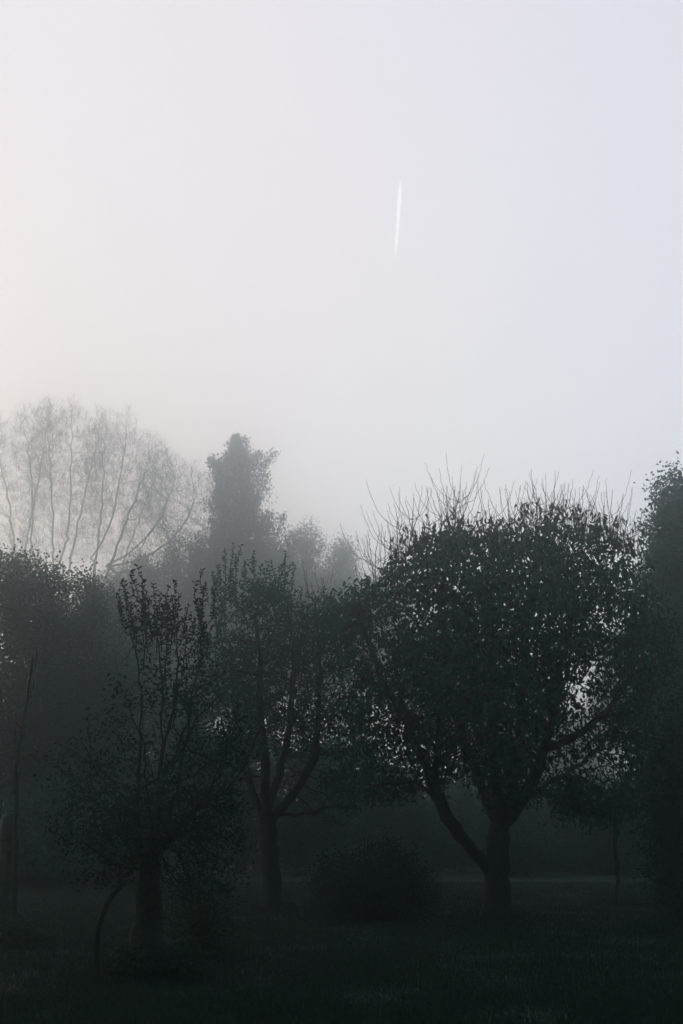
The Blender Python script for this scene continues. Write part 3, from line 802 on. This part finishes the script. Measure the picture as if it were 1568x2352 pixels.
# dense mass round its foot
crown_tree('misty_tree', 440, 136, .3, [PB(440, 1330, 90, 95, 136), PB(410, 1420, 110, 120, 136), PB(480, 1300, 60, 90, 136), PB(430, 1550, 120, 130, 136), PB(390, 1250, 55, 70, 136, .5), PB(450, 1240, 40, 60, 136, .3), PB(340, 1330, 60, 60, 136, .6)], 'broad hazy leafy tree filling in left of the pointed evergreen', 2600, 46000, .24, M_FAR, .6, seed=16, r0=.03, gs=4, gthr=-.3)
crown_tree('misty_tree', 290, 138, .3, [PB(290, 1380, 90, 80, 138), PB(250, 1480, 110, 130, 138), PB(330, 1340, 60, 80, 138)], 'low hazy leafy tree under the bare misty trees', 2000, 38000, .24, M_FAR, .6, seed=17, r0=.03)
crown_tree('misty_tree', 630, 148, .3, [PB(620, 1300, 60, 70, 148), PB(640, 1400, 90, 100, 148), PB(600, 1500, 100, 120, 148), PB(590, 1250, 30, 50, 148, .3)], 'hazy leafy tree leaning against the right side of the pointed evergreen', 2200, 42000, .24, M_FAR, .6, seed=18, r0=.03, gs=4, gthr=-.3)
far = [(700, 148, [PB(700, 1260, 45, 60, 148), PB(680, 1350, 70, 100, 148), PB(700, 1480, 90, 130, 148), PB(660, 1240, 20, 40, 148, .2)], 'pale misty round tree, first right of the pointed evergreen'),
       (780, 152, [PB(785, 1290, 42, 55, 152), PB(775, 1380, 65, 90, 152), PB(780, 1500, 80, 120, 152)], 'palest misty round tree, last before the big forked tree'),
       (880, 155, [PB(880, 1390, 70, 70, 155), PB(880, 1500, 90, 110, 155)], 'faint misty tree seen through the left edge of the big crown'),
       (1010, 155, [PB(1010, 1500, 90, 60, 155), PB(1010, 1600, 100, 110, 155)], 'faint low misty tree behind the left limb of the big forked tree'),
       (1160, 152, [PB(1160, 1600, 90, 60, 152), PB(1160, 1700, 100, 110, 152)], 'faint low misty tree behind the trunk of the big forked tree'),
       (1310, 152, [PB(1310, 1700, 90, 60, 152), PB(1310, 1780, 100, 110, 152)], 'faint low misty tree behind the right limb of the big forked tree'),
       (1450, 148, [PB(1450, 1500, 90, 60, 148), PB(1450, 1620, 100, 110, 148)], 'faint misty tree between the big crown and the tall tree at the right edge')]
for k, (x, d_, bl, lab) in enumerate(far):
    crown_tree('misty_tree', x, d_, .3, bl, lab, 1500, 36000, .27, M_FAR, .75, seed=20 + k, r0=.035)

# ------------------------------------------------------------------ the wood goes on to both sides of the view
cen = []
for k in range(80):
    sd_ = -1 if k % 2 else 1
    yy = rng.uniform(34, 150); xx = sd_ * (.27 * yy + 5 + rng.uniform(0, 24)); hh = rng.uniform(7, 15) if yy < 80 else rng.uniform(12, 22)
    for q_ in range(4):
        cen.append((np.array([xx + rng.normal(0, 1.6), yy + rng.normal(0, 1.6), hh * rng.uniform(.25, .8)]), (rng.uniform(1.6, 3.2),) * 2 + (hh * rng.uniform(.15, .28),), 1, np.array([xx, yy, 0.0])))
wp = blob(cen, 110000); wp = wp[(wp[:, 2] > .1) & (gap(wp, 2.2, 41) > -.3)]
m = leaves(wp, rng.normal(0, 1, wp.shape), .34, .22, detailed=False)
tr_ = [poly([c[3] - [0, 0, .1], c[3] * .5 + c[0] * .5 + rng.normal(0, .2, 3), c[0]], 1.0) for c in cen]
mt = tubes(tr_, [np.linspace(.20, .05, len(q)) for q in tr_], 6)
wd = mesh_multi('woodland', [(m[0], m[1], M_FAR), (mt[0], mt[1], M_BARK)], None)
tag(wd, 'mixed leafy wood going on behind the orchard on both sides of the view', 'woodland', kind='stuff')

# ------------------------------------------------------------------ grass
n = 380000
r_ = 10.5 + 34 * rng.uniform(0, 1, n) ** 1.6
th = rng.uniform(-.30, .30, n); wide = rng.uniform(0, 1, n) < .42; th[wide] = rng.normal(0, .42, wide.sum())
pos = np.stack([r_ * np.sin(th), r_ * np.cos(th), np.full(n, -.005)], 1)
den = gap(pos[::1] * [1, 1, 0], 1.3, 31)
keep = rng.uniform(-.6, .5, n) < den + .45
pos = pos[keep]; den = den[keep]
h = (.050 + .012 * np.clip(den + .3, 0, 1)) * rng.uniform(.6, 1.5, len(pos))
for bx_, by_ in [tuple(G(*q_)[:2]) for q_ in [(345, 16), (626, 29), (1143, 27), (20, 21), (868, 26), (1416, 31), (1560, 23), (470, 18.5)]]:
    dd_ = np.hypot(pos[:, 0] - bx_, pos[:, 1] - by_)
    h *= 1 + 2.6 * np.exp(-(dd_ / .55) ** 2)
a = rng.uniform(0, 6.28, len(pos)); w = .0045 * (1 + pos[:, 1] / 25)
lean = rng.normal(0, .35, (len(pos), 2)) * h[:, None]
sx = np.stack([np.cos(a) * w, np.sin(a) * w, np.zeros(len(pos))], 1)
tip = pos + np.column_stack([lean, h])
V = np.stack([pos - sx, pos + sx, tip], 1).reshape(-1, 3)
F = np.arange(len(pos) * 3).reshape(-1, 3)
tag(mesh('grass', V, [F], M_GRASS), 'short dark grass covering the orchard floor', 'grass', kind='stuff')
